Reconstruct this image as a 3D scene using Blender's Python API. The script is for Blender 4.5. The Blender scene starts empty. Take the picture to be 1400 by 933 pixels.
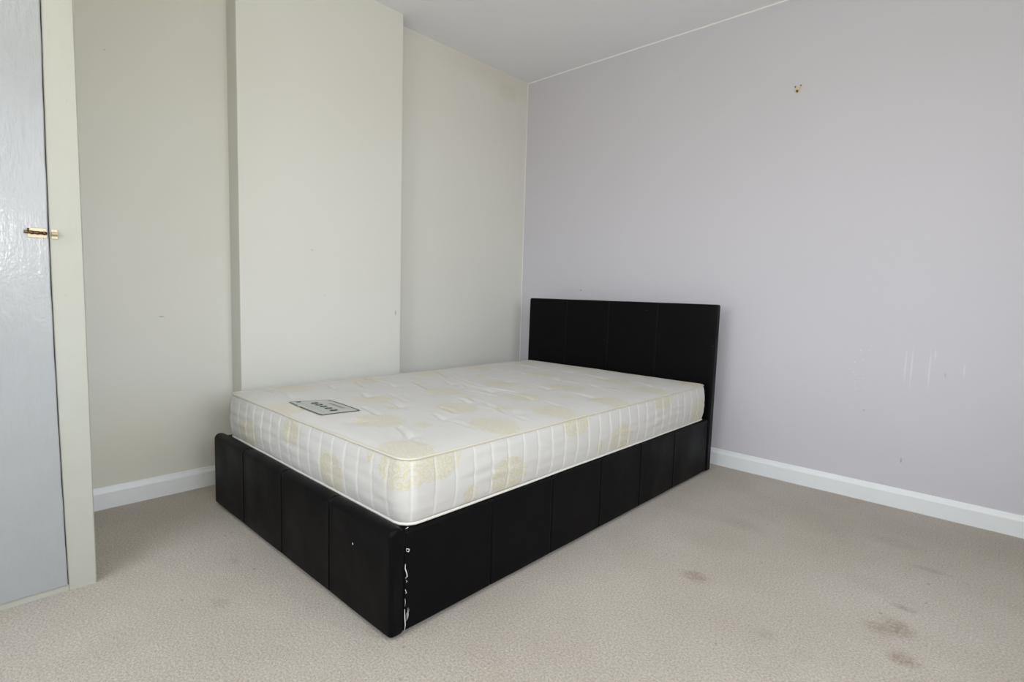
import bpy, bmesh, math, random
from mathutils import Vector, Matrix
random.seed(7)
C = bpy.context.scene.collection
scene = bpy.context.scene

# ---------------------------------------------------------------- camera
yaw, pitch, roll = math.radians(43.1193), math.radians(-5.0801), math.radians(1.6103)
fwd = Vector((-math.sin(yaw)*math.cos(pitch), math.cos(yaw)*math.cos(pitch), math.sin(pitch)))
r0 = Vector((math.cos(yaw), math.sin(yaw), 0)); u0 = r0.cross(fwd)
rt = math.cos(roll)*r0 + math.sin(roll)*u0
up = -math.sin(roll)*r0 + math.cos(roll)*u0
cd = bpy.data.cameras.new('camera'); cam = bpy.data.objects.new('camera', cd); C.objects.link(cam)
m = Matrix((rt, up, -fwd)).transposed().to_4x4(); m.translation = Vector((2.6245, -2.9494, 0.9204))
cam.matrix_world = m
cd.sensor_width = 36; cd.lens = 733.97*36/1400; cd.clip_start = .02
cd.shift_x = .0055; cd.shift_y = -.0007
scene.camera = cam

# ---------------------------------------------------------------- light, exposure
scene.view_settings.view_transform = 'Standard'; scene.view_settings.look = 'None'
scene.view_settings.gamma = 1; scene.view_settings.use_curve_mapping = False
scene.view_settings.exposure = 0.0
RX, RY, H = 3.30, -3.75, 2.40          # room: x 0..RX, y RY..0
WY0, WY1, WZ0, WZ1 = -2.72, -1.20, .60, 2.10     # window in the right hand wall
FX0, FX1, FZ0, FZ1 = .80, 2.20, .70, 2.05           # unseen window added in the front wall for frontal fill
SKY, OVERHEAD_FILL, FLASH = 6.6, 3.0, 16.0

def nd(nt, t, **kw):
    n = nt.nodes.new(t)
    for k, v in kw.items():
        if k in n.inputs: n.inputs[k].default_value = v
        else: setattr(n, k, v)
    return n
w = bpy.data.worlds.new('sky'); scene.world = w; w.use_nodes = True
nt = w.node_tree; nt.nodes.clear(); L = nt.links.new
tc = nd(nt, 'ShaderNodeTexCoord'); sx = nd(nt, 'ShaderNodeSeparateXYZ'); L(tc.outputs['Generated'], sx.inputs[0])
cr = nd(nt, 'ShaderNodeValToRGB'); L(sx.outputs['Z'], cr.inputs[0])
e = cr.color_ramp.elements; e[0].position = 0; e[0].color = (.60, .58, .54, 1); e[1].position = .6; e[1].color = (.82, .90, 1.0, 1)
x = e.new(.02); x.color = (.90, .95, 1.0, 1)
bg = nd(nt, 'ShaderNodeBackground'); bg.inputs[1].default_value = SKY
L(cr.outputs[0], bg.inputs[0]); out = nd(nt, 'ShaderNodeOutputWorld'); L(bg.outputs[0], out.inputs[0])

ld = bpy.data.lights.new('window_daylight_portal', 'AREA'); ld.shape = 'RECTANGLE'
ld.size = WY1-WY0; ld.size_y = WZ1-WZ0; ld.cycles.is_portal = True
lo = bpy.data.objects.new('window_daylight_portal', ld); C.objects.link(lo)
lo.location = (RX+.02, (WY0+WY1)/2, (WZ0+WZ1)/2)
lo.rotation_euler = Vector((-1, 0, 0)).to_track_quat('-Z', 'Z').to_euler()

ld = bpy.data.lights.new('front_fill_portal', 'AREA'); ld.shape = 'RECTANGLE'  # skylight through the added front window, frontal fill
ld.size = FX1-FX0; ld.size_y = FZ1-FZ0; ld.cycles.is_portal = True
lo = bpy.data.objects.new('front_fill_portal', ld); C.objects.link(lo)
lo.location = ((FX0+FX1)/2, RY-.02, (FZ0+FZ1)/2); lo.rotation_euler = Vector((0, 1, 0)).to_track_quat('-Z', 'Z').to_euler()

ld = bpy.data.lights.new('overhead_fill_light', 'AREA'); ld.shape = 'DISK'; ld.size = .5  # unseen overhead source, added as weak warm fill
ld.energy = OVERHEAD_FILL; ld.color = (1, .95, .87)
lo = bpy.data.objects.new('overhead_fill_light', ld); C.objects.link(lo)
lo.location = (2.2, -2.9, 2.33)

ld = bpy.data.lights.new('camera_flash_light', 'POINT'); ld.energy = FLASH; ld.shadow_soft_size = .035; ld.color = (.97, .98, 1)
lo = bpy.data.objects.new('camera_flash_light', ld); C.objects.link(lo)
lo.location = (2.72, -2.84, 1.15)

# ---------------------------------------------------------------- materials
class M:
    def __init__(s, name, col=(.5, .5, .5), rough=.5, metal=0, spec=.5):
        s.m = bpy.data.materials.new(name); s.m.use_nodes = True; s.nt = s.m.node_tree
        s.b = s.nt.nodes['Principled BSDF']; s.L = s.nt.links.new
        s.b.inputs['Base Color'].default_value = (*col, 1); s.b.inputs['Roughness'].default_value = rough
        s.b.inputs['Metallic'].default_value = metal; s.b.inputs['Specular IOR Level'].default_value = spec
        s.tc = s.n('ShaderNodeTexCoord'); s.obj = s.tc.outputs['Object']; s.bumps = None
    def n(s, t, **kw): return nd(s.nt, t, **kw)
    def math(s, op, a, b=None, c=None, clamp=False):
        n = s.n('ShaderNodeMath', operation=op); n.use_clamp = clamp
        for i, v in enumerate((a, b, c)):
            if v is None: continue
            if isinstance(v, (int, float)): n.inputs[i].default_value = v
            else: s.L(v, n.inputs[i])
        return n.outputs[0]
    def noise(s, scale, detail=3, rough=.5, vec=None, stretch=None, dist=0):
        v = vec or s.obj
        if stretch:
            mp = s.n('ShaderNodeMapping'); s.L(v, mp.inputs[0]); mp.inputs['Scale'].default_value = stretch; v = mp.outputs[0]
        n = s.n('ShaderNodeTexNoise', Scale=scale, Detail=detail, Roughness=rough, Distortion=dist); s.L(v, n.inputs['Vector'])
        return n.outputs['Fac']
    def ramp(s, f, p0, p1, c0=0.0, c1=1.0):
        n = s.n('ShaderNodeMapRange'); s.L(f, n.inputs[0])
        for i, v in enumerate((p0, p1, c0, c1)): n.inputs[i+1].default_value = v
        return n.outputs[0]
    def mix(s, f, a, b, blend='MIX'):
        n = s.n('ShaderNodeMix', data_type='RGBA', blend_type=blend)
        if isinstance(f, (int, float)): n.inputs[0].default_value = f
        else: s.L(f, n.inputs[0])
        for i, v in ((6, a), (7, b)):
            if isinstance(v, tuple): n.inputs[i].default_value = (*v, 1)
            else: s.L(v, n.inputs[i])
        return n.outputs[2]
    def bump(s, h, strength, dist):
        n = s.n('ShaderNodeBump', Strength=strength, Distance=dist); s.L(h, n.inputs['Height'])
        if s.bumps: s.L(s.bumps, n.inputs['Normal'])
        s.bumps = n.outputs[0]; s.L(s.bumps, s.b.inputs['Normal'])
    def col(s, c): s.L(c, s.b.inputs['Base Color'])
    def sep(s, v=None):
        n = s.n('ShaderNodeSeparateXYZ'); s.L(v or s.obj, n.inputs[0]); return n.outputs
    def spot(s, c, r, wob=.35, wscale=30, soft=.5, vec=None):
        """0..1 mask of an irregular blot at c with radii r (stain with a shape of its own)"""
        mp = s.n('ShaderNodeVectorMath', operation='SUBTRACT'); s.L(vec or s.obj, mp.inputs[0]); mp.inputs[1].default_value = c
        dv = s.n('ShaderNodeVectorMath', operation='DIVIDE'); s.L(mp.outputs[0], dv.inputs[0]); dv.inputs[1].default_value = r
        ln = s.n('ShaderNodeVectorMath', operation='LENGTH'); s.L(dv.outputs[0], ln.inputs[0])
        d = ln.outputs['Value']
        if wob:
            d = s.math('ADD', d, s.math('MULTIPLY', s.math('SUBTRACT', s.noise(wscale, 3), .5), wob*3))
        return s.ramp(d, 1-soft, 1+soft*.4, 1, 0)

def wallpaint(name, col, marks=None):
    a = M(name, col, .62, spec=.3)
    big = a.ramp(a.noise(1.6, 3), .3, .7)
    c = a.mix(a.math('MULTIPLY', big, .35), col, tuple(v*f for v, f in zip(col, (.955, .955, .95))))
    a.bump(a.noise(9, 3), .12, .01)
    a.bump(a.noise(160, 2), .10, .002)
    if marks: c = marks(a, c)
    a.col(c); return a.m

def m_left(a, c):
    # square old patch near the top of the alcove by the corner
    o = a.sep()
    def band(v, c0, hw, s): return a.ramp(a.math('ABSOLUTE', a.math('SUBTRACT', v, c0)), hw-s, hw+s, 1, 0)
    p = a.math('MULTIPLY', band(o['Y'], -.205, .085, .02), band(o['Z'], 2.285, .05, .012))
    c = a.mix(a.math('MULTIPLY', p, .38), c, (.64, .62, .50))
    # browner tone along the top of the alcove by the corner
    st = a.math('MULTIPLY', a.spot((0, -.45, 2.36), (.3, .45, .09), .4, 4, .9), .35)
    c = a.mix(st, c, (.66, .60, .52))
    st = a.math('MULTIPLY', a.spot((0, -2.45, 1.9), (.3, .55, .7), .3, 3, .9), .30)  # warm bounce light painted into the colour of the left alcove
    c = a.mix(st, c, (.60, .60, .46))
    st = a.math('MULTIPLY', a.spot((0, -2.42, .22), (.3, .4, .25), .3, 3, .9), .30)  # the same painted warm bounce, low in the left alcove
    c = a.mix(st, c, (.66, .63, .44))
    for q, r, k in (((.106, -1.176, .79), (.02, .004, .016), .7), ((.106, -1.669, 1.102), (.02, .007, .004), .3),
                    ((0, -2.291, .778), (.02, .012, .003), .55), ((0, -2.456, 1.809), (.02, .004, .004), .4), ((.106, -1.60, .88), (.02, .004, .003), .3)):
        c = a.mix(a.math('MULTIPLY', a.spot(q, r, .1, 80), k), c, (.30, .29, .27))
    return c
def m_lilac(a, c):
    o = a.sep()
    for q, r, k in (((.527, 0, .95), (.006, .1, .006), .8), ((2.316, 0, .217), (.004, .1, .013), .5), ((2.16, 0, .42), (.005, .1, .005), .35),
                    ((2.44, 0, .62), (.004, .1, .012), .2)):
        c = a.mix(a.math('MULTIPLY', a.spot(q, r, .1, 80), k), c, (.25, .24, .24))
    # pale drip streaks and splashes
    for xx, z0, z1 in ((2.30, .57, .72), (2.322, .55, .735), (2.385, .54, .73), (2.40, .68, .73), (2.50, .62, .68)):
        c = a.mix(a.math('MULTIPLY', a.spot((xx, 0, (z0+z1)/2), (.0035, .1, (z1-z0)/2), .1, 30), .6), c, (.75, .74, .79))
    sp = a.n('ShaderNodeTexVoronoi', Scale=55); a.L(a.obj, sp.inputs['Vector'])
    dots = a.ramp(sp.outputs['Distance'], .10, .16, 1, 0)
    reg = a.math('MULTIPLY', a.spot((2.12, 0, .62), (.06, .3, .16), .4, 12, .5), dots)
    c = a.mix(a.math('MULTIPLY', reg, .8), c, (.85, .84, .87))
    c = a.mix(a.math('MULTIPLY', a.spot((2.38, 0, .79), (.07, .3, .02), .5, 14, .6), .3), c, (.62, .61, .67))
    # bare white line where the lilac stops short of corner and ceiling
    wob = a.math('MULTIPLY', a.math('SUBTRACT', a.noise(14, 3), .5), .006)
    e1 = a.ramp(a.math('ADD', o['X'], wob), .005, .008, 1, 0)
    e2 = a.ramp(a.math('ADD', o['Z'], wob), H-.009, H-.006)
    c = a.mix(a.math('MAXIMUM', e1, e2), c, (.88, .87, .86))
    return c
CREAM = (.750, .745, .690)
mat_cream = wallpaint('cream_wall_paint', CREAM, m_left)
mat_plain = wallpaint('plain_cream_paint', CREAM)
mat_lilac = wallpaint('lilac_wall_paint', (.635, .620, .665), m_lilac)
mat_ceil = wallpaint('ceiling_paint', (.87, .88, .90))

def trimpaint(name, col, rough, grain=None, spec=.5):
    a = M(name, col, rough)
    c = a.mix(a.ramp(a.noise(12, 4), .4, .75, 0, .35), col, tuple(v*.93 for v in col))
    ch = a.n('ShaderNodeTexVoronoi', Scale=16); a.L(a.obj, ch.inputs['Vector'])
    c = a.mix(a.ramp(ch.outputs['Distance'], .025, .04, .6, 0), c, (.42, .37, .30))
    a.col(c)
    a.bump(a.noise(45, 3, stretch=grain or (1, 1, 1)), .25, .003)
    a.b.inputs['Specular IOR Level'].default_value = spec
    return a.m
mat_skirt = trimpaint('white_gloss_trim', (.86, .88, .89), .35)
mat_frame = trimpaint('cupboard_frame_paint', (.475, .475, .415), .45, (1, 1, .4), .2)
a = M('cupboard_door_gloss', (.40, .42, .43), .2, spec=.45)
a.bump(a.noise(55, 3, .6, stretch=(1, 1, .22)), .38, .004); a.bump(a.noise(130, 2, .6), .30, .0015)
a.col(a.mix(a.ramp(a.noise(6, 4), .35, .7, 0, .4), (.385, .395, .40), (.355, .36, .36)))
a.L(a.ramp(a.noise(20, 3), .3, .7, .13, .22), a.b.inputs['Roughness'])
mat_door = a.m

a = M('greige_carpet', (.4, .37, .34), .95, spec=.1)
c = a.mix(a.ramp(a.noise(1.3, 4, .6), .32, .68), (.560, .503, .434), (.475, .415, .346))
c = a.mix(a.ramp(a.noise(5, 4, .6), .45, .75, 0, .35), c, (.43, .375, .315))
c = a.mix(a.ramp(a.noise(230, 2, .7), .25, .75), c, (.60, .55, .49), 'MULTIPLY') if False else c
fine = a.ramp(a.noise(165, 4, .85), .34, .66, .60, 1.30)
vm = a.n('ShaderNodeVectorMath', operation='SCALE'); a.L(c, vm.inputs[0]); a.L(fine, vm.inputs['Scale']); c = vm.outputs[0]
sc = a.ramp(a.noise(90, 4, .8), .40, .62, .15, 1)
for q, r, k, cc in (((1.93, -1.26, 0), (.055, .035, .2), .55, (.33, .24, .185)),
                    ((2.455, -1.12, 0), (.045, .06, .2), .55, (.31, .245, .17)), ((2.41, -1.15, 0), (.03, .035, .2), .45, (.33, .26, .18)),
                    ((2.457, -.975, 0), (.032, .018, .2), .5, (.30, .25, .20)), ((2.49, -1.265, 0), (.035, .035, .2), .6, (.33, .235, .18)),
                    ((2.36, -.45, 0), (.10, .05, .2), .3, (.32, .28, .22)), ((2.49, -.62, 0), (.06, .02, .2), .35, (.3, .26, .22)),
                    ((1.88, -.72, 0), (.10, .05, .2), .22, (.33, .28, .22)), ((2.20, -1.42, 0), (.03, .03, .2), .25, (.3, .27, .23)),
                    ((1.02, -2.42, 0), (.04, .02, .2), .3, (.3, .27, .23)), ((.80, -2.30, 0), (.03, .015, .2), .3, (.3, .27, .23)),
                    ((2.05, -.35, 0), (.22, .05, .2), .12, (.33, .29, .23)), ((2.30, -1.44, 0), (.04, .03, .2), .12, (.3, .28, .25))):
    c = a.mix(a.math('MULTIPLY', a.math('MULTIPLY', a.spot(q, r, .4, 22, .6), sc), k*2.2, clamp=True), c, cc)
vo = a.n('ShaderNodeTexVoronoi', Scale=9); a.L(a.obj, vo.inputs['Vector'])      # scattered dark specks of lint
c = a.mix(a.ramp(vo.outputs['Distance'], .028, .055, .55, 0), c, (.20, .18, .16))
a.col(c)
a.bump(a.noise(260, 3, .7), .7, .006); a.bump(a.noise(12, 3), .25, .01)
a.b.inputs['Sheen Weight'].default_value = .15; a.b.inputs['Sheen Roughness'].default_value = .6
mat_carpet = a.m

def leather(name, col):
    a = M(name, col, .40, spec=.085)
    v = a.n('ShaderNodeTexVoronoi', Scale=420); a.L(a.obj, v.inputs['Vector'])
    a.bump(a.noise(6, 3), .25, .012); a.bump(v.outputs['Distance'], .18, .0015)
    a.L(a.ramp(a.noise(7, 4), .3, .7, .36, .52), a.b.inputs['Roughness'])
    fl = a.n('ShaderNodeTexVoronoi', Scale=11); a.L(a.obj, fl.inputs['Vector'])
    a.col(a.mix(a.ramp(fl.outputs['Distance'], .018, .03, .5, 0), col, (.16, .15, .14)))
    return a.m
mat_leather = leather('black_faux_leather', (.0032, .0029, .0034))
mat_foot = M('black_plastic_foot', (.01, .01, .01), .5).m
mat_board = M('dark_base_board', (.03, .028, .026), .8).m
mat_white_thread = M('white_lining', (.75, .74, .72), .9).m

def fabric(name):
    a = M(name, (.78, .77, .75), .78, spec=.25)
    at = a.n('ShaderNodeAttribute', attribute_name='damask'); dm = at.outputs['Fac']
    st = a.n('ShaderNodeAttribute', attribute_name='stitch').outputs['Fac']
    uv = a.n('ShaderNodeUVMap', uv_map='cloth').outputs[0]
    def curls(scale, turns, wd):
        v = a.n('ShaderNodeTexVoronoi', Scale=scale, Randomness=.75, voronoi_dimensions='2D'); a.L(uv, v.inputs['Vector'])
        mu = a.n('ShaderNodeVectorMath', operation='SUBTRACT'); a.L(uv, mu.inputs[0]); a.L(v.outputs['Position'], mu.inputs[1])
        o = a.sep(mu.outputs[0])
        ang = a.math('DIVIDE', a.math('ARCTAN2', o['Y'], o['X']), 2*math.pi)
        ln = a.n('ShaderNodeVectorMath', operation='LENGTH'); a.L(mu.outputs[0], ln.inputs[0])
        ph = a.math('FRACT', a.math('ADD', a.math('MULTIPLY', ln.outputs['Value'], scale*turns), a.math('ADD', ang, 2.0)))
        return a.ramp(a.math('ABSOLUTE', a.math('SUBTRACT', ph, .5)), wd-.06, wd+.06, 1, 0)
    c1 = a.math('MAXIMUM', curls(26, 2.4, .17), curls(52, 2.0, .13))
    # ragged edge: mask compared with noise
    ns = a.noise(60, 3, .6, vec=uv)
    mk = a.ramp(a.math('ADD', dm, a.math('MULTIPLY', a.math('SUBTRACT', ns, .5), .9)), .42, .55)
    g = a.math('MULTIPLY', mk, c1)
    base = a.mix(a.math('MULTIPLY', mk, .26), (.575, .556, .530), (.566, .536, .440))
    c = a.mix(a.math('MULTIPLY', g, .78), base, (.55, .495, .31))
    c = a.mix(a.math('MULTIPLY', st, .8), c, (.70, .69, .66))
    a.col(c)
    a.L(a.ramp(g, 0, 1, .8, .5), a.b.inputs['Roughness'])
    a.bump(g, .25, .0012); a.bump(a.noise(500, 2), .15, .001)
    a.bump(a.noise(9, 3, .6, vec=uv, stretch=(.6, 2.2, 1)), .22, .008)
    a.b.inputs['Sheen Weight'].default_value = .15
    return a.m
mat_fabric = fabric('cream_damask_ticking')
mat_piping = M('cream_gold_piping', (.60, .56, .46), .5).m
mat_piping_w = M('off_white_piping', (.70, .67, .61), .6).m
mat_tagcard = M('grey_woven_label', (.46, .47, .43), .7).m
mat_tagink = M('dark_green_label_print', (.045, .065, .055), .6).m
mat_taggold = M('brown_label_print', (.34, .31, .25), .6).m
mat_brass = M('aged_brass', (.50, .44, .31), .45, .7).m
mat_brass_d = M('dark_brass', (.16, .10, .045), .4, 1).m
mat_upvc = M('white_window_frame', (.8, .8, .8), .3).m
a = M('window_glass', (1, 1, 1), .02)
tr = a.n('ShaderNodeBsdfTransparent'); gl = a.n('ShaderNodeBsdfGlossy', Roughness=.02); mx = a.n('ShaderNodeMixShader'); mx.inputs[0].default_value = .05
a.L(tr.outputs[0], mx.inputs[1]); a.L(gl.outputs[0], mx.inputs[2]); a.L(mx.outputs[0], a.nt.nodes['Material Output'].inputs[0])
mat_glass = a.m

# ---------------------------------------------------------------- mesh helpers
def obj(name, bm, mat, parent=None, smooth=False, recalc=True):
    if recalc: bmesh.ops.recalc_face_normals(bm, faces=bm.faces)
    me = bpy.data.meshes.new(name); bm.to_mesh(me); bm.free()
    for mm in (mat if isinstance(mat, (list, tuple)) else [mat]): me.materials.append(mm)
    o = bpy.data.objects.new(name, me); C.objects.link(o)
    if parent: o.parent = parent; o.matrix_parent_inverse = Matrix.Translation(-wloc(parent))
    if smooth:
        for p in me.polygons: p.use_smooth = True
    return o
def wloc(o):
    return o['_w'] and Vector(o['_w']) if '_w' in o.keys() else Vector((0, 0, 0))
def thing(name, label, cat, loc, group=None):
    o = bpy.data.objects.new(name, None); C.objects.link(o); o.location = loc; o['_w'] = list(loc)
    o.empty_display_size = .05; o['label'] = label; o['category'] = cat
    if group: o['group'] = group
    return o
def struct(name, bm, mat, **k):
    o = obj(name, bm, mat, **k); o['kind'] = 'structure'; return o
def add_box(bm, a, b, bevel=0, seg=2, mi=0):
    t = bmesh.new(); bmesh.ops.create_cube(t, size=1)
    for v in t.verts: v.co = Vector([a[i] + (b[i]-a[i])*(v.co[i]+.5) for i in range(3)])
    if bevel: bmesh.ops.bevel(t, geom=t.edges[:], offset=bevel, segments=seg, profile=.5, affect='EDGES')
    for f in t.faces: f.material_index = mi
    me = bpy.data.meshes.new('t'); t.to_mesh(me); t.free(); bm.from_mesh(me); bpy.data.meshes.remove(me)
def add_tube(bm, pts, r, n=8, closed=False, radii=None):
    pts = [Vector(p) for p in pts]; rings = []; N = len(pts); prev = None
    for i, p in enumerate(pts):
        t = (pts[(i+1) % N]-pts[i-1]) if closed else (pts[min(i+1, N-1)]-pts[max(i-1, 0)])
        t.normalize()
        ref = Vector((0, 0, 1)) if abs(t.z) < .9 else Vector((1, 0, 0))
        if prev is not None and not closed: ref = prev
        a_ = (ref - t*ref.dot(t)).normalized(); prev = a_; b_ = t.cross(a_)
        rr = radii[i] if radii else r
        rings.append([bm.verts.new(p + (a_*math.cos(2*math.pi*k/n)+b_*math.sin(2*math.pi*k/n))*rr) for k in range(n)])
    for i in range(N if closed else N-1):
        A, B = rings[i], rings[(i+1) % N]
        for k in range(n): bm.faces.new((A[k], A[(k+1) % n], B[(k+1) % n], B[k]))
    if not closed: bm.faces.new(rings[0]); bm.faces.new(rings[-1])
def quad(bm, pts, mi=0):
    f = bm.faces.new([bm.verts.new(p) for p in pts]); f.material_index = mi

# ---------------------------------------------------------------- room shell
T = .12
bm = bmesh.new(); add_box(bm, (-T, RY-T, -.1), (RX+T, T, 0)); struct('floor', bm, mat_carpet)
bm = bmesh.new(); add_box(bm, (-T, RY-T, H), (RX+T, T, H+.1)); struct('ceiling', bm, mat_ceil)
bm = bmesh.new(); add_box(bm, (-T, 0, 0), (RX+T, T, H)); struct('wall_back', bm, mat_lilac)
bm = bmesh.new()
add_box(bm, (-T, RY-T, 0), (RX+T, RY, FZ0)); add_box(bm, (-T, RY-T, FZ1), (RX+T, RY, H))
add_box(bm, (-T, RY-T, FZ0), (FX0, RY, FZ1)); add_box(bm, (FX1, RY-T, FZ0), (RX+T, RY, FZ1))
struct('wall_front', bm, mat_plain)
# left wall with the chimney breast stepping out of it (outline seen from above, raised to the ceiling)
BX, BY0, BY1 = .106, -2.0107, -1.1423
bm = bmesh.new()
outl = [(-T, RY), (0, RY), (0, BY0), (BX, BY0), (BX, BY1), (0, BY1), (0, 0), (-T, 0)]
vb = [bm.verts.new((x, y, 0)) for x, y in outl]
f = bm.faces.new(vb); r = bmesh.ops.extrude_face_region(bm, geom=[f])
for g in r['geom']:
    if isinstance(g, bmesh.types.BMVert): g.co.z = H
ed = [e for e in bm.edges if abs(e.verts[0].co.z-e.verts[1].co.z) > 1 and abs(e.verts[0].co.x-BX) < 1e-4]
bmesh.ops.bevel(bm, geom=ed, offset=.004, segments=3, profile=.5, affect='EDGES')
struct('wall_left', bm, mat_cream)
# right wall with the window opening (behind the camera, the room's daylight)
bm = bmesh.new()
add_box(bm, (RX, RY, 0), (RX+T, 0, WZ0)); add_box(bm, (RX, RY, WZ1), (RX+T, 0, H))
add_box(bm, (RX, RY, WZ0), (RX+T, WY0, WZ1)); add_box(bm, (RX, WY1, WZ0), (RX+T, 0, WZ1))
struct('wall_right', bm, mat_plain)
win = thing('window_1', '', '', (RX+.06, (WY0+WY1)/2, WZ0)); del win['label']; del win['category']; win['kind'] = 'structure'
bm = bmesh.new()
for y0, y1, z0, z1 in ((WY0, WY1, WZ0, WZ0+.06), (WY0, WY1, WZ1-.06, WZ1), (WY0, WY0+.06, WZ0, WZ1), (WY1-.06, WY1, WZ0, WZ1),
                       ((WY0+WY1)/2-.03, (WY0+WY1)/2+.03, WZ0, WZ1)):
    add_box(bm, (RX+.04, y0, z0), (RX+.09, y1, z1), .004)
obj('window_frame', bm, mat_upvc, win)
bm = bmesh.new(); add_box(bm, (RX+.062, WY0+.05, WZ0+.05), (RX+.068, WY1-.05, WZ1-.05)); obj('pane', bm, mat_glass, win)
bm = bmesh.new(); add_box(bm, (RX-.06, WY0-.04, WZ0-.03), (RX+.04, WY1+.04, WZ0), .006); obj('window_sill', bm, mat_upvc, win)

win = thing('fill_window', '', '', ((FX0+FX1)/2, RY-.06, FZ0)); del win['label']; del win['category']; win['kind'] = 'structure'  # unseen window, added to fill the room from the front
bm = bmesh.new()
for x0_, x1_, z0, z1 in ((FX0, FX1, FZ0, FZ0+.06), (FX0, FX1, FZ1-.06, FZ1), (FX0, FX0+.06, FZ0, FZ1), (FX1-.06, FX1, FZ0, FZ1)):
    add_box(bm, (x0_, RY-.09, z0), (x1_, RY-.04, z1), .004)
obj('window_frame', bm, mat_upvc, win)
bm = bmesh.new(); add_box(bm, (FX0+.05, RY-.068, FZ0+.05), (FX1-.05, RY-.062, FZ1-.05)); obj('pane', bm, mat_glass, win)
bm = bmesh.new(); add_box(bm, (FX0-.04, RY-.04, FZ0-.03), (FX1+.04, RY+.06, FZ0), .006); obj('window_sill', bm, mat_upvc, win)

# skirting: chamfered board profile run along a wall
def skirt(name, a, b, nrm, ext=0):
    """a, b ends on the wall line; nrm points into the room"""
    prof = [(0, 0), (.015, 0), (.015, .066), (.0135, .070), (.008, .080), (.006, .0875), (.0035, .089), (0, .089)]
    bm = bmesh.new(); a = Vector(a); b = Vector(b); nrm = Vector(nrm); R_ = []
    N = 40
    for i in range(N+1):
        p = a.lerp(b, i/N); wob = .0006*math.sin(i*1.7)+.0005*math.sin(i*.61)
        R_.append([bm.verts.new(p + nrm*(d+(wob if d else 0)) + Vector((0, 0, z))) for d, z in prof])
    for i in range(N):
        for k in range(len(prof)-1): bm.faces.new((R_[i][k], R_[i][k+1], R_[i+1][k+1], R_[i+1][k]))
    bm.faces.new(R_[0]); bm.faces.new(R_[-1]); return struct(name, bm, mat_skirt)
skirt('baseboard_back', (.016, 0, 0), (RX, 0, 0), (0, -1, 0))
skirt('baseboard_left', (0, -3.7, 0), (0, BY0, 0), (1, 0, 0))
skirt('baseboard_chimney', (BX, BY0, 0), (BX, BY1, 0), (1, 0, 0))
skirt('baseboard_alcove', (0, BY1, 0), (0, 0, 0), (1, 0, 0))
skirt('baseboard_right', (RX, RY, 0), (RX, -.016, 0), (-1, 0, 0))

# ---------------------------------------------------------------- built-in cupboard at the left
CX, CY = .6494, -2.6457
cup = thing('built_in_cupboard', 'tall built-in cupboard with pale gloss-painted door and cream frame at left edge', 'cupboard', (.33, -3.2, 0))
bm = bmesh.new()
secs = []
for i in range(41):                                                             # stile, its inner edge bowed like the door
    z = (H-.003)*i/40; t = (z-.0215)/2.2255; yi = -2.7130-.007*math.sin(math.pi*min(1, max(0, t/.82)))
    secs.append([bm.verts.new(c) for c in ((CX-.035, yi, z), (CX-.002, yi, z), (CX, yi+.002, z), (CX, CY-.003, z), (CX-.003, CY, z), (CX-.035, CY, z))])
for A, B in zip(secs[:-1], secs[1:]):
    for k in range(6): bm.faces.new((A[k], A[(k+1) % 6], B[(k+1) % 6], B[k]))
bm.faces.new(secs[0]); bm.faces.new(secs[-1])
add_box(bm, (CX-.035, RY+.002, 0), (CX, -2.7135, .0195), .001)                  # threshold rail
add_box(bm, (CX-.035, RY+.002, 2.25), (CX, -2.7135, H-.003), .002)              # head
add_box(bm, (CX-.035, RY+.002, .019), (CX, RY+.07, 2.25), .002)
obj('frame', bm, mat_frame, cup)
bm = bmesh.new(); add_box(bm, (.017, CY-.022, 0), (CX-.036, CY-.004, H-.003), .001); obj('side_panel', bm, mat_frame, cup)
# door: slightly bowed closing edge, small rounded arris, standing a hair proud of the frame
bm = bmesh.new(); N = 36; z0, z1 = .0215, 2.247; yl = RY+.073; sec = []
for i in range(N+1):
    t = i/N; z = z0+(z1-z0)*t; bow = .007*math.sin(math.pi*min(1, t/.82))
    ye = -2.7152-bow+(.0005*math.sin(i*2.1)); rr = .003
    xs = CX+.004
    sec.append([bm.verts.new(c) for c in ((CX-.03, yl, z), (xs, yl, z), (xs, ye-.02, z), (xs, ye-rr, z), (xs-rr*.3, ye-rr*.3, z), (xs-rr, ye, z), (CX-.03, ye, z))])
for i in range(N):
    for k in range(7): bm.faces.new((sec[i][k], sec[i][(k+1) % 7], sec[i+1][(k+1) % 7], sec[i+1][k]))
bm.faces.new(sec[0]); bm.faces.new(sec[-1])
door = obj('door', bm, mat_door, cup)
def sub(name, bm, mat, par, smooth=False):
    o = obj(name, bm, mat, None, smooth); o.parent = par; o.matrix_parent_inverse = Matrix.Identity(4)
    return o
bz = 1.048; bx = CX+.004
bm = bmesh.new(); add_box(bm, (bx, -2.766, bz-.0135), (bx+.002, -2.7255, bz+.0135), .0008)
for yy in (-2.760, -2.732):
    for zz in (-.009, .009):
        add_tube(bm, [(bx+.001, yy, bz+zz), (bx+.0035, yy, bz+zz)], .002, 8)
sub('bolt_plate', bm, mat_brass, door)
bm = bmesh.new(); add_tube(bm, [(bx+.006, -2.774, bz+.001), (bx+.006, -2.7258, bz)], .0042, 12)
for yy in (-2.757, -2.745, -2.731): add_tube(bm, [(bx+.006, yy-.003, bz), (bx+.006, yy+.002, bz)], .0050, 12)
add_tube(bm, [(bx+.007, -2.766, bz), (bx+.013, -2.766, bz+.006), (bx+.016, -2.766, bz+.009)], .002, 8, radii=[.0018, .002, .003])
sub('bolt_barrel', bm, mat_brass_d, door, True)
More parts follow.
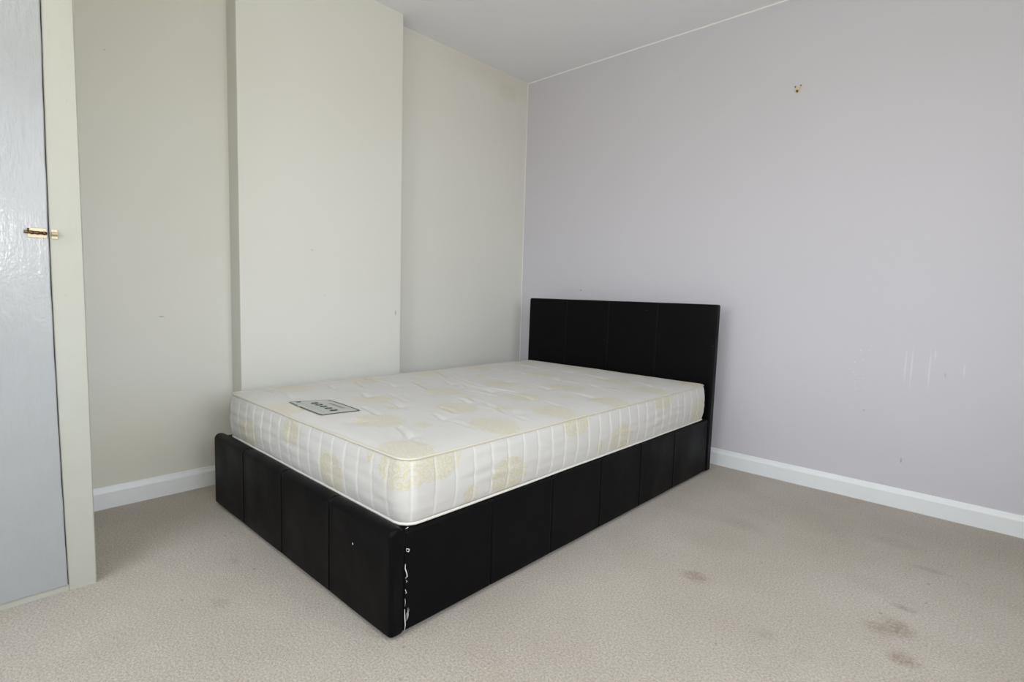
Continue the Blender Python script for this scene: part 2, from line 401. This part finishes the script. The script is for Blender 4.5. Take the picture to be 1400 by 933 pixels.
bm = bmesh.new(); add_box(bm, (CX, -2.716, bz-.0135), (CX+.002, -2.702, bz+.0135), .0008); add_tube(bm, [(CX+.007, -2.7155, bz), (CX+.007, -2.703, bz)], .0055, 12)
for zz in (-.010, .010): add_tube(bm, [(CX+.001, -2.709, bz+zz), (CX+.0035, -2.709, bz+zz)], .0018, 8)
obj('bolt_keep', bm, mat_brass, cup)['label'] = 'brass keeper for the bolt on the frame'
door['label'] = 'pale blue-grey gloss door with brass barrel bolt'

# ---------------------------------------------------------------- bed frame
bed = thing('bed_frame', 'black faux leather bed frame with low footboard and panelled headboard', 'bed', (.88, -1.15, 0))
def padded(name, length_axis, a, b, seams, rad=.014, endr=.016, label=None, seamtop=True, bulge=.0012, lean=0, groove=.0026):
    """upholstered board between corners a and b, panels along length_axis ('x' or 'y') divided by stitched seams"""
    ax = 0 if length_axis == 'x' else 1; tx = 1-ax
    l0, l1 = a[ax], b[ax]; t0, t1 = a[tx], b[tx]; z0, z1 = a[2], b[2]
    st = set()
    for k in range(7):
        d = endr*(1-math.cos(k/6*math.pi/2)); st.add(round(l0+d, 5)); st.add(round(l1-d, 5))
    n = int((l1-l0)/.02)
    for k in range(1, n): 
        p = l0+(l1-l0)*k/n
        if l0+endr < p < l1-endr: st.add(round(p, 5))
    for s_ in seams:
        for d in (-.014, -.009, -.006, -.004, -.0025, -.001, 0, .001, .0025, .004, .006, .009, .014): st.add(round(s_+d, 5))
    st = sorted(st); bm = bmesh.new(); rings = []
    edges = [l0]+list(seams)+[l1]
    for p in st:
        de = min(p-l0, l1-p); ins = 0
        if de < endr: ins = endr-math.sqrt(max(0, endr**2-(endr-de)**2))
        g = 0
        for s_ in seams:
            d = abs(p-s_); g += groove*math.exp(-(d/.0026)**2) - .0005*math.exp(-((d-.008)/.004)**2)
        # gentle pad between seams
        for e0, e1 in zip(edges[:-1], edges[1:]):
            if e0 <= p <= e1: g -= bulge*math.sin(math.pi*(p-e0)/(e1-e0)) - bulge if e1 > e0 else 0
        hw = (t1-t0)/2-min(ins, (t1-t0)/2-.004)-g; hh = (z1-z0)/2-(min(ins, .02)+g*.6)/2
        r_ = min(rad, hw*.95)
        tc_, zc_ = (t0+t1)/2, z0+hh
        ring = []
        for q, (sx_, sz_) in enumerate(((1, -1), (1, 1), (-1, 1), (-1, -1))):
            rr = r_ if sz_ > 0 else .005
            cx_, cz_ = tc_+sx_*(hw-rr), zc_+sz_*(hh-rr)
            a0 = -math.pi/2+q*math.pi/2
            for k in range(6):
                an = a0+k/5*math.pi/2
                t_, z_ = cx_+rr*math.cos(an), cz_+rr*math.sin(an)
                t_ += lean*(z_-z0)
                co = [0, 0, z_]; co[ax] = p; co[tx] = t_
                ring.append(bm.verts.new(co))
            if q in (0, 2):   # rows up each face
                zs, ze = (zc_-(hh-.005), zc_+(hh-r_)) if q == 0 else (zc_+(hh-r_), zc_-(hh-.005))
                for k in range(1, 6):
                    z_ = zs+(ze-zs)*k/6
                    co = [0, 0, z_]; co[ax] = p; co[tx] = tc_+sx_*hw+lean*(z_-z0)
                    ring.append(bm.verts.new(co))
        rings.append(ring)
    n = len(rings[0])
    for A, B in zip(rings[:-1], rings[1:]):
        for k in range(n): bm.faces.new((A[k], A[(k+1) % n], B[(k+1) % n], B[k]))
    bm.faces.new(rings[0]); bm.faces.new(rings[-1])
    o = obj(name, bm, mat_leather, bed, True)
    if label: o['label'] = label
    return o
X0, X1, YF = .2485, 1.5147, -2.178
padded('footboard', 'x', (X0, YF, .012), (X1, YF+.048, .303), (.558, .884, 1.204), rad=.021, endr=.009, label='low padded black footboard with three stitched seams')
rs = [-1.806, -1.508, -1.206, -.898, -.582]
padded('side_rail', 'y', (X1-.040, YF+.0485, .012), (X1, -.2015, .2885), rs, rad=.009, endr=.003)
padded('side_rail', 'y', (X0, YF+.0485, .012), (X0+.040, -.2015, .2885), rs, rad=.009, endr=.003)
padded('headboard', 'x', (X0-.002, -.200, .012), (X1+.004, -.148, .889), (.558, .872, 1.190), rad=.010, endr=.008, label='tall padded black headboard with stitched vertical seams', lean=.012, groove=.0012)
bm = bmesh.new(); add_box(bm, (X0+.042, YF+.05, .26), (X1-.042, -.203, .292), .002); obj('base_board', bm, mat_board, bed)
for fx, fy in ((X0+.03, YF+.026), (X1-.07, YF+.028), (X0+.03, -.175), (X1-.03, -.175)):
    bm = bmesh.new(); add_tube(bm, [(fx, fy, 0), (fx, fy, .004), (fx, fy, .0125)], .016, 16, radii=[.015, .017, .017]); obj('foot', bm, mat_foot, bed, True)
# frayed white lining showing in the split corner seam
sxx = X1+.0005; sy = YF+.0485
def thread(pts, r, name='torn_lining', label='white lining showing through the split corner seam'):
    r *= .72; bm = bmesh.new(); add_tube(bm, pts, r, 6, radii=[r*(.5 if i in (0, len(pts)-1) else 1) for i in range(len(pts))])
    obj(name, bm, mat_white_thread, bed, True)['label'] = label
thread([(sxx, sy-.001, .014), (sxx+.001, sy+.001, .03), (sxx, sy, .05), (sxx, sy-.001, .075)], .0018)
for z in (.052, .058, .064, .070):
    thread([(sxx+.001, sy+.002, z-.012), (sxx+.003, sy+.007, z-.004), (sxx+.002, sy+.009+random.random()*.006, z+.006)], .0008)
thread([(sxx, sy, .082), (sxx, sy+.001, .095), (sxx, sy, .104)], .0009)
thread([(sxx, sy+.001, .118), (sxx+.002, sy+.003, .120), (sxx, sy, .130)], .0014)
thread([(sxx, sy, .160), (sxx+.003, sy+.004, .166), (sxx+.003, sy+.002, .176), (sxx, sy-.001, .188), (sxx, sy, .20)], .0018)
thread([(sxx, sy+.002, .148), (sxx+.002, sy+.005, .151), (sxx, sy+.002, .155)], .001)
thread([(sxx, sy+.003, .234), (sxx+.003, sy+.008, .232), (sxx+.003, sy+.009, .239), (sxx, sy+.003, .241), (sxx, sy+.003, .234)], .0018)
thread([(sxx-.004, sy+.002, .2945), (sxx-.001, sy+.005, .297), (sxx-.003, sy+.010, .297)], .0014)
thread([(1.337, YF-.0012, .206), (1.339, YF-.0018, .2085), (1.337, YF-.0012, .213)], .0016, 'scuff_fleck', 'small white fleck on the footboard')

# ---------------------------------------------------------------- mattress
mx0, mx1, my0, my1 = .281, 1.499, -2.122, -.228
zb, zt = .2945, .470
RC = .042                                   # corner radius of the outline
mat_t = thing('mattress', 'cream quilted mattress with gold damask medallions lying on the black bed', 'mattress', ((mx0+mx1)/2, (my0+my1)/2, .3))
def outline(ins=0, step=.003):
    """points + outward normals + arc length, starting on the left side, counter-clockwise seen from above"""
    r_ = RC; res = []
    cs = [((mx0+r_, my0+r_), math.pi), ((mx1-r_, my0+r_), 1.5*math.pi), ((mx1-r_, my1-r_), 0), ((mx0+r_, my1-r_), .5*math.pi)]
    s = 0
    for i, ((cx_, cy_), a0) in enumerate(cs):
        na = 14
        for k in range(na+1):
            an = a0+k/na*math.pi/2
            res.append((cx_+r_*math.cos(an), cy_+r_*math.sin(an), math.cos(an), math.sin(an), s))
            if k < na: s += r_*math.pi/2/na
        (nx_, ny_), _ = cs[(i+1) % 4]; a1 = a0+math.pi/2
        p0 = Vector((cx_+r_*math.cos(a1), cy_+r_*math.sin(a1))); p1 = Vector((nx_+r_*math.cos(a1), ny_+r_*math.sin(a1)))
        n = int((p1-p0).length/step)
        for k in range(1, n):
            p = p0.lerp(p1, k/n); res.append((p.x, p.y, math.cos(a1), math.sin(a1), s+(p1-p0).length*k/n))
        s += (p1-p0).length
    return res, s
OUT, PER = outline()
def frontness(y):  # mattress is straight; tiny sway so that edges are not ruler straight
    return 0
top_med = [(.40, -1.90), (.40, -1.552), (.40, -1.185), (.40, -.818), (.40, -.43), (.80, -1.765), (.83, -1.425), (.85, -1.09), (.80, -.725), (.77, -.33),
           (1.12, -1.95), (1.14, -1.626), (1.15, -1.277), (1.13, -.935), (1.157, -.56), (1.43, -2.07), (1.41, -1.70), (1.41, -1.385), (1.43, -1.04), (1.40, -.66), (1.42, -.28), (.73, -2.09), (1.12, -.25)]
top_small = [(.60, -1.74), (.99, -1.80), (1.26, -1.88), (.61, -1.38), (1.0, -1.45), (1.27, -1.50), (.62, -1.0), (1.0, -1.09), (1.28, -1.13), (.60, -.62), (.98, -.74), (1.28, -.78), (.95, -.43), (.58, -.27)]
def mask2(u, v, meds, ru, rv):
    b = 0
    for cu, cv in meds:
        d = math.hypot((u-cu)/ru, (v-cv)/rv)
        b = max(b, min(1, max(0, 1.5-d)))
    return b
def ell(d): return max(0, min(1, 1.5-d))
S_Y0 = None
def side_coord(px, py, nx, ny):
    """unrolled cloth coordinate: along front u = x, round the corner, along right u = mx1 + (y - my0)"""
    return 0
side_med = []   # (s, z, rs, rz)
def s_of(px, py):
    return min(OUT, key=lambda q: (q[0]-px)**2+(q[1]-py)**2)[4]
for (x_, z_, ra, rb) in ((.50, .345, .085, .06), (.86, .425, .060, .045), (1.13, .352, .075, .062), (1.345, .455, .018, .02), (1.47, .44, .075, .052)):
    side_med.append((s_of(x_, my0), z_, ra, rb))
for (y_, z_, ra, rb) in ((-2.02, .45, .085, .05), (-1.895, .325, .028, .028), (-1.73, .345, .082, .062), (-1.37, .455, .085, .045), (-1.213, .335, .022, .028), (-1.06, .345, .085, .055), (-.70, .455, .085, .04), (-.33, .355, .075, .06)):
    side_med.append((s_of(mx1, y_), z_, ra, rb))
stitch_s = []
k = 0
ns_ = round(PER/.0735); sp_ = PER/ns_
off = s_of(mx1, -1.88)
stitch_s = sorted([(off+i*sp_) % PER for i in range(ns_)])
bm = bmesh.new()
ld_ = bm.verts.layers.float.new('damask'); ls_ = bm.verts.layers.float.new('stitch'); uvl = bm.loops.layers.uv.new('cloth')
uvc = {}
NZ = 22; ringsM = []
for j in range(NZ+1):
    t = j/NZ; z = zb+(zt-zb)*t; ring = []
    for (px, py, nx, ny, s) in OUT:
        bul = .014*math.sin(math.pi*t)**.7
        d = min(abs(s-q) for q in (stitch_s)); d = min(d, abs(s-stitch_s[0]-PER), abs(s+PER-stitch_s[-1]))
        pad = math.sin(math.pi*t)**.35 if 0 < t < 1 else 0
        g = -.0036*math.exp(-(d/.0042)**2)*pad
        pad2 = .0012*math.sin(math.pi*min(1, d/(sp_/2))/2)*pad
        h = 0
        for zq, w_ in ((.345+.003*math.sin(s*9), .0016), (.385+.003*math.sin(s*7+1), .0020), (.425+.004*math.sin(s*8+2), .0014)):
            h -= w_*math.exp(-((z-zq)/.004)**2)
        wr = .0010*math.sin(s*31+z*40)*pad+.0009*math.sin(z*150+2.5*math.sin(s*11)+s*4)*pad*(.5+.5*math.sin(s*5.3))
        # rows sag a little towards the lower edge at the stitches
        o_ = bul+g+pad2+h+wr
        v = bm.verts.new((px+nx*o_, py+ny*o_, z-.002*math.sin(s*3.1)*(1-t)))
        v[ld_] = max([0]+[ell(math.hypot((s-a)/b, (z-c)/e)) for a, c, b, e in side_med])
        v[ls_] = math.exp(-(d/.0026)**2)*(1 if .04 < t < .96 else 0)
        ring.append(v); uvc[v] = (s*1.0, z)
    ringsM.append(ring)
nO = len(OUT)
def setuv(f, wrap=False):
    for l in f.loops:
        u, v = uvc[l.vert]
        if wrap and u < PER/2: u += PER
        l[uvl].uv = (u, v)
for A, B in zip(ringsM[:-1], ringsM[1:]):
    for k in range(nO):
        f = bm.faces.new((A[k], A[(k+1) % nO], B[(k+1) % nO], B[k])); setuv(f, k == nO-1)
# top panel: concentric inset rings near the edge then a grid is awkward; use polar-free "scaled outline" rows
tufts = []
for r_i, ty in enumerate([-2.0+.243*i for i in range(8)]):
    for c_i in range(5):
        tx_ = .36+.245*c_i+(.1225 if r_i % 2 else 0)
        if tx_ < 1.42: tufts.append((tx_+random.uniform(-.015, .015), ty+random.uniform(-.012, .012)))
tufts = [t for t in tufts if not (.62 < t[0] < .99 and t[1] < -1.88)]
creases = []
for (tx_, ty) in tufts:
    for sg in (-1, 1):
        if random.random() < .8:
            ln = random.uniform(.07, .19); creases.append((tx_, ty, tx_+sg*ln, ty-sg*random.uniform(.01, .05) if random.random() < .8 else ty+.01, random.uniform(.0022, .0048)))
creases += [(.34, -1.08, .60, -1.195, .005), (.62, -1.165, .90, -1.227, .005), (.90, -1.227, 1.08, -1.215, .006), (.56, -1.389, .77, -1.456, .006), (.876, -1.337, 1.06, -1.35, .005), (.958, -1.442, 1.145, -1.489, .005),
            (1.145, -1.489, 1.306, -1.545, .006), (1.31, -1.55, 1.43, -1.57, .004), (.746, -1.653, .922, -1.701, .006), (.895, -1.88, 1.052, -1.91, .006), (.42, -1.62, .56, -1.657, .006), (1.09, -1.66, 1.209, -1.69, .006)]
def seg(px, py, c):
    ax_, ay_, bx_, by_, d_ = c; vx, vy = bx_-ax_, by_-ay_; L2 = vx*vx+vy*vy
    t = max(0, min(1, ((px-ax_)*vx+(py-ay_)*vy)/L2)); return math.hypot(px-ax_-t*vx, py-ay_-t*vy), t
def inside_d(x_, y_):
    """distance to the rounded outline, positive inside"""
    cx_, cy_ = (mx0+mx1)/2, (my0+my1)/2; hx, hy = (mx1-mx0)/2-RC, (my1-my0)/2-RC
    qx, qy = abs(x_-cx_)-hx, abs(y_-cy_)-hy
    return RC-(math.hypot(max(qx, 0), max(qy, 0))+min(max(qx, qy), 0))
def topz(x_, y_):
    d = max(0, inside_d(x_, y_)); crown = .014*(1-math.exp(-d/.035))
    z = zt+crown+.004*math.sin(x_*5+1)*math.sin(y_*3.3)*min(1, d/.1)
    ef = min(1, d/.06)
    for (a_, b_) in tufts:
        q = (x_-a_)**2+(y_-b_)**2
        if q < .02: z -= .0085*math.exp(-q/.0011)*ef
    for c in creases:
        if abs(y_-(c[1]+c[3])/2) < .1:
            q, t = seg(x_, y_, c)
            if q < .04: z -= 1.7*c[4]*(math.exp(-(q/.0075)**2)-.35*math.exp(-((q-.018)/.011)**2))*math.sin(math.pi*(.12+.76*t))*ef
    return z
def top_attr(x_, y_):
    return max(mask2(x_, y_, top_med, .092, .076), mask2(x_, y_, top_small, .036, .028))
# the top is laid out as a grid inside the outline: columns in x, rows follow the outline's y range at that x
def yrange(x_):
    if x_ < mx0+RC: dx = mx0+RC-x_
    elif x_ > mx1-RC: dx = x_-(mx1-RC)
    else: dx = 0
    k_ = RC-math.sqrt(max(0, RC*RC-dx*dx)); return my0+k_, my1-k_
NXc, NYc = 170, 260
xs_ = []
for i in range(NXc+1):
    t = i/NXc; xs_.append(mx0+(mx1-mx0)*t)
for k in range(1, 8):
    for b_, s_ in ((mx0, 1), (mx1, -1)): xs_.append(b_+s_*.0072*(k/8)**2)
xs_ = sorted(xs_)
grid = []
for x_ in xs_:
    y0_, y1_ = yrange(x_); col = []
    for jj in range(NYc+1):
        y_ = y0_+(y1_-y0_)*jj/NYc
        v = bm.verts.new((x_, y_, topz(x_, y_))); v[ld_] = top_attr(x_, y_); v[ls_] = 0; uvc[v] = (x_+7.3, y_+5.1); col.append(v)
    grid.append(col)
for i in range(len(xs_)-1):
    for jj in range(NYc):
        try: f = bm.faces.new((grid[i][jj], grid[i+1][jj], grid[i+1][jj+1], grid[i][jj+1]))
        except ValueError: continue
        setuv(f)
f = bm.faces.new(ringsM[0]); 
for l in f.loops: l[uvl].uv = (0, 0)
cover = obj('cover', bm, mat_fabric, mat_t, True)
def piping(name, z, outset, r_, mat, wob):
    bm = bmesh.new()
    pts = [(px+nx*outset, py+ny*outset, z+wob*math.sin(s*7)+wob*.6*math.sin(s*17)) for (px, py, nx, ny, s) in OUT[::4]]
    add_tube(bm, pts, r_, 8, closed=True); return obj(name, bm, mat, mat_t, True)
piping('top_piping', zt+.001, .0022, .0038, mat_piping, .0008)['label'] = 'cream-gold piping around the top edge'
piping('bottom_piping', zb-.0003, .003, .0042, mat_piping_w, .0004)['label'] = 'off-white piping around the bottom edge'
# woven label stitched to the top at the foot end
A_, B_, D_, E_ = Vector((.669, -2.050)), Vector((.935, -2.060)), Vector((.962, -1.925)), Vector((.722, -1.917))
def lab(u, v):
    p = A_.lerp(B_, u).lerp(E_.lerp(D_, u), v)
    k_ = .004*math.sin(math.pi*u)*(2*v-1); return p.x, p.y+k_
def lpatch(bm, u0, u1, v0, v1, lift, mi, n=16, mm=10):
    G = [[None]*(mm+1) for _ in range(n+1)]
    for i in range(n+1):
        for j_ in range(mm+1):
            x_, y_ = lab(u0+(u1-u0)*i/n, v0+(v1-v0)*j_/mm); G[i][j_] = bm.verts.new((x_, y_, topz(x_, y_)+lift))
    for i in range(n):
        for j_ in range(mm):
            f = bm.faces.new((G[i][j_], G[i+1][j_], G[i+1][j_+1], G[i][j_+1])); f.material_index = mi
bm = bmesh.new()
lpatch(bm, 0, 1, 0, 1, .0022, 0)
lw = .028
for u0, u1, v0, v1 in ((0, .30, .0, .03), (.36, 1, 0, .04), (0, 1, .965, 1), (0, .012, 0, 1), (.982, 1, 0, 1)):
    lpatch(bm, u0, u1, v0, v1, .0030, 1)
for u in (.222, .366, .508, .66, .815):   # the row of round medals
    x0_, y0_ = lab(u, .47)
    vs = [bm.verts.new((x0_+.0125*math.cos(q*math.pi/8), y0_+.0145*math.sin(q*math.pi/8), topz(x0_, y0_)+.0034)) for q in range(16)]
    bm.faces.new(vs).material_index = 1
    vs = [bm.verts.new((x0_+.0045*math.cos(q*math.pi/8), y0_+.0055*math.sin(q*math.pi/8), topz(x0_, y0_)+.0040)) for q in range(16)]
    bm.faces.new(vs).material_index = 2
x0_, y0_ = lab(.06, .2); vs = [bm.verts.new((x0_+.007*math.cos(q*math.pi/6), y0_+.009*math.sin(q*math.pi/6), topz(x0_, y0_)+.0034)) for q in range(12)]
bm.faces.new(vs).material_index = 1
for k in range(9):    # illegible brown script line
    u = .30+k*.05; lpatch(bm, u, u+.034, .76-(k % 2)*.03, .80+(k % 3)*.015, .0032, 2, 2, 2)
for k in range(12):
    u = .15+k*.06; lpatch(bm, u, u+.035, .20, .215, .0032, 2, 2, 1)
o = obj('label_patch', bm, [mat_tagcard, mat_tagink, mat_taggold], mat_t, False, recalc=False)
o['label'] = 'grey woven label with a row of five dark discs'

# ---------------------------------------------------------------- small brass hook on the lilac wall
hk = thing('wall_hook', 'tiny brass picture hook fixed high on the lilac wall', 'hook', (1.773, 0, 1.945))
bm = bmesh.new(); hx, hz = 1.773, 1.954
pl = [(-.011, .013), (-.006, .015), (0, .006), (.007, .016), (.013, .014), (.009, -.002), (.005, -.014), (-.005, -.014), (-.008, -.002)]
va = [bm.verts.new((hx+p*1.25, -.0004, hz+q*1.25)) for p, q in pl]; vb = [bm.verts.new((hx+p*1.25, -.0022, hz+q*1.25)) for p, q in pl]
bm.faces.new(va); bm.faces.new(vb)
for k in range(len(pl)): bm.faces.new((va[k], va[(k+1) % len(pl)], vb[(k+1) % len(pl)], vb[k]))
obj('plate', bm, M('pale_brass', (.66, .58, .38), .5, .2).m, hk)
bm = bmesh.new(); add_tube(bm, [(hx, -.002, hz-.006), (hx, -.008, hz-.014), (hx, -.014, hz-.013), (hx, -.015, hz-.008)], .0028, 10, radii=[.003, .0035, .004, .003])
obj('hook', bm, mat_brass_d, hk, True)
for p, q in ((-.012, .013), (.013, .015)):
    bm = bmesh.new(); add_tube(bm, [(hx+p, -.002, hz+q), (hx+p, -.005, hz+q)], .0028, 10); obj('pin', bm, mat_brass_d, hk, True)
for o in bpy.data.objects:
    if '_w' in o.keys(): del o['_w']
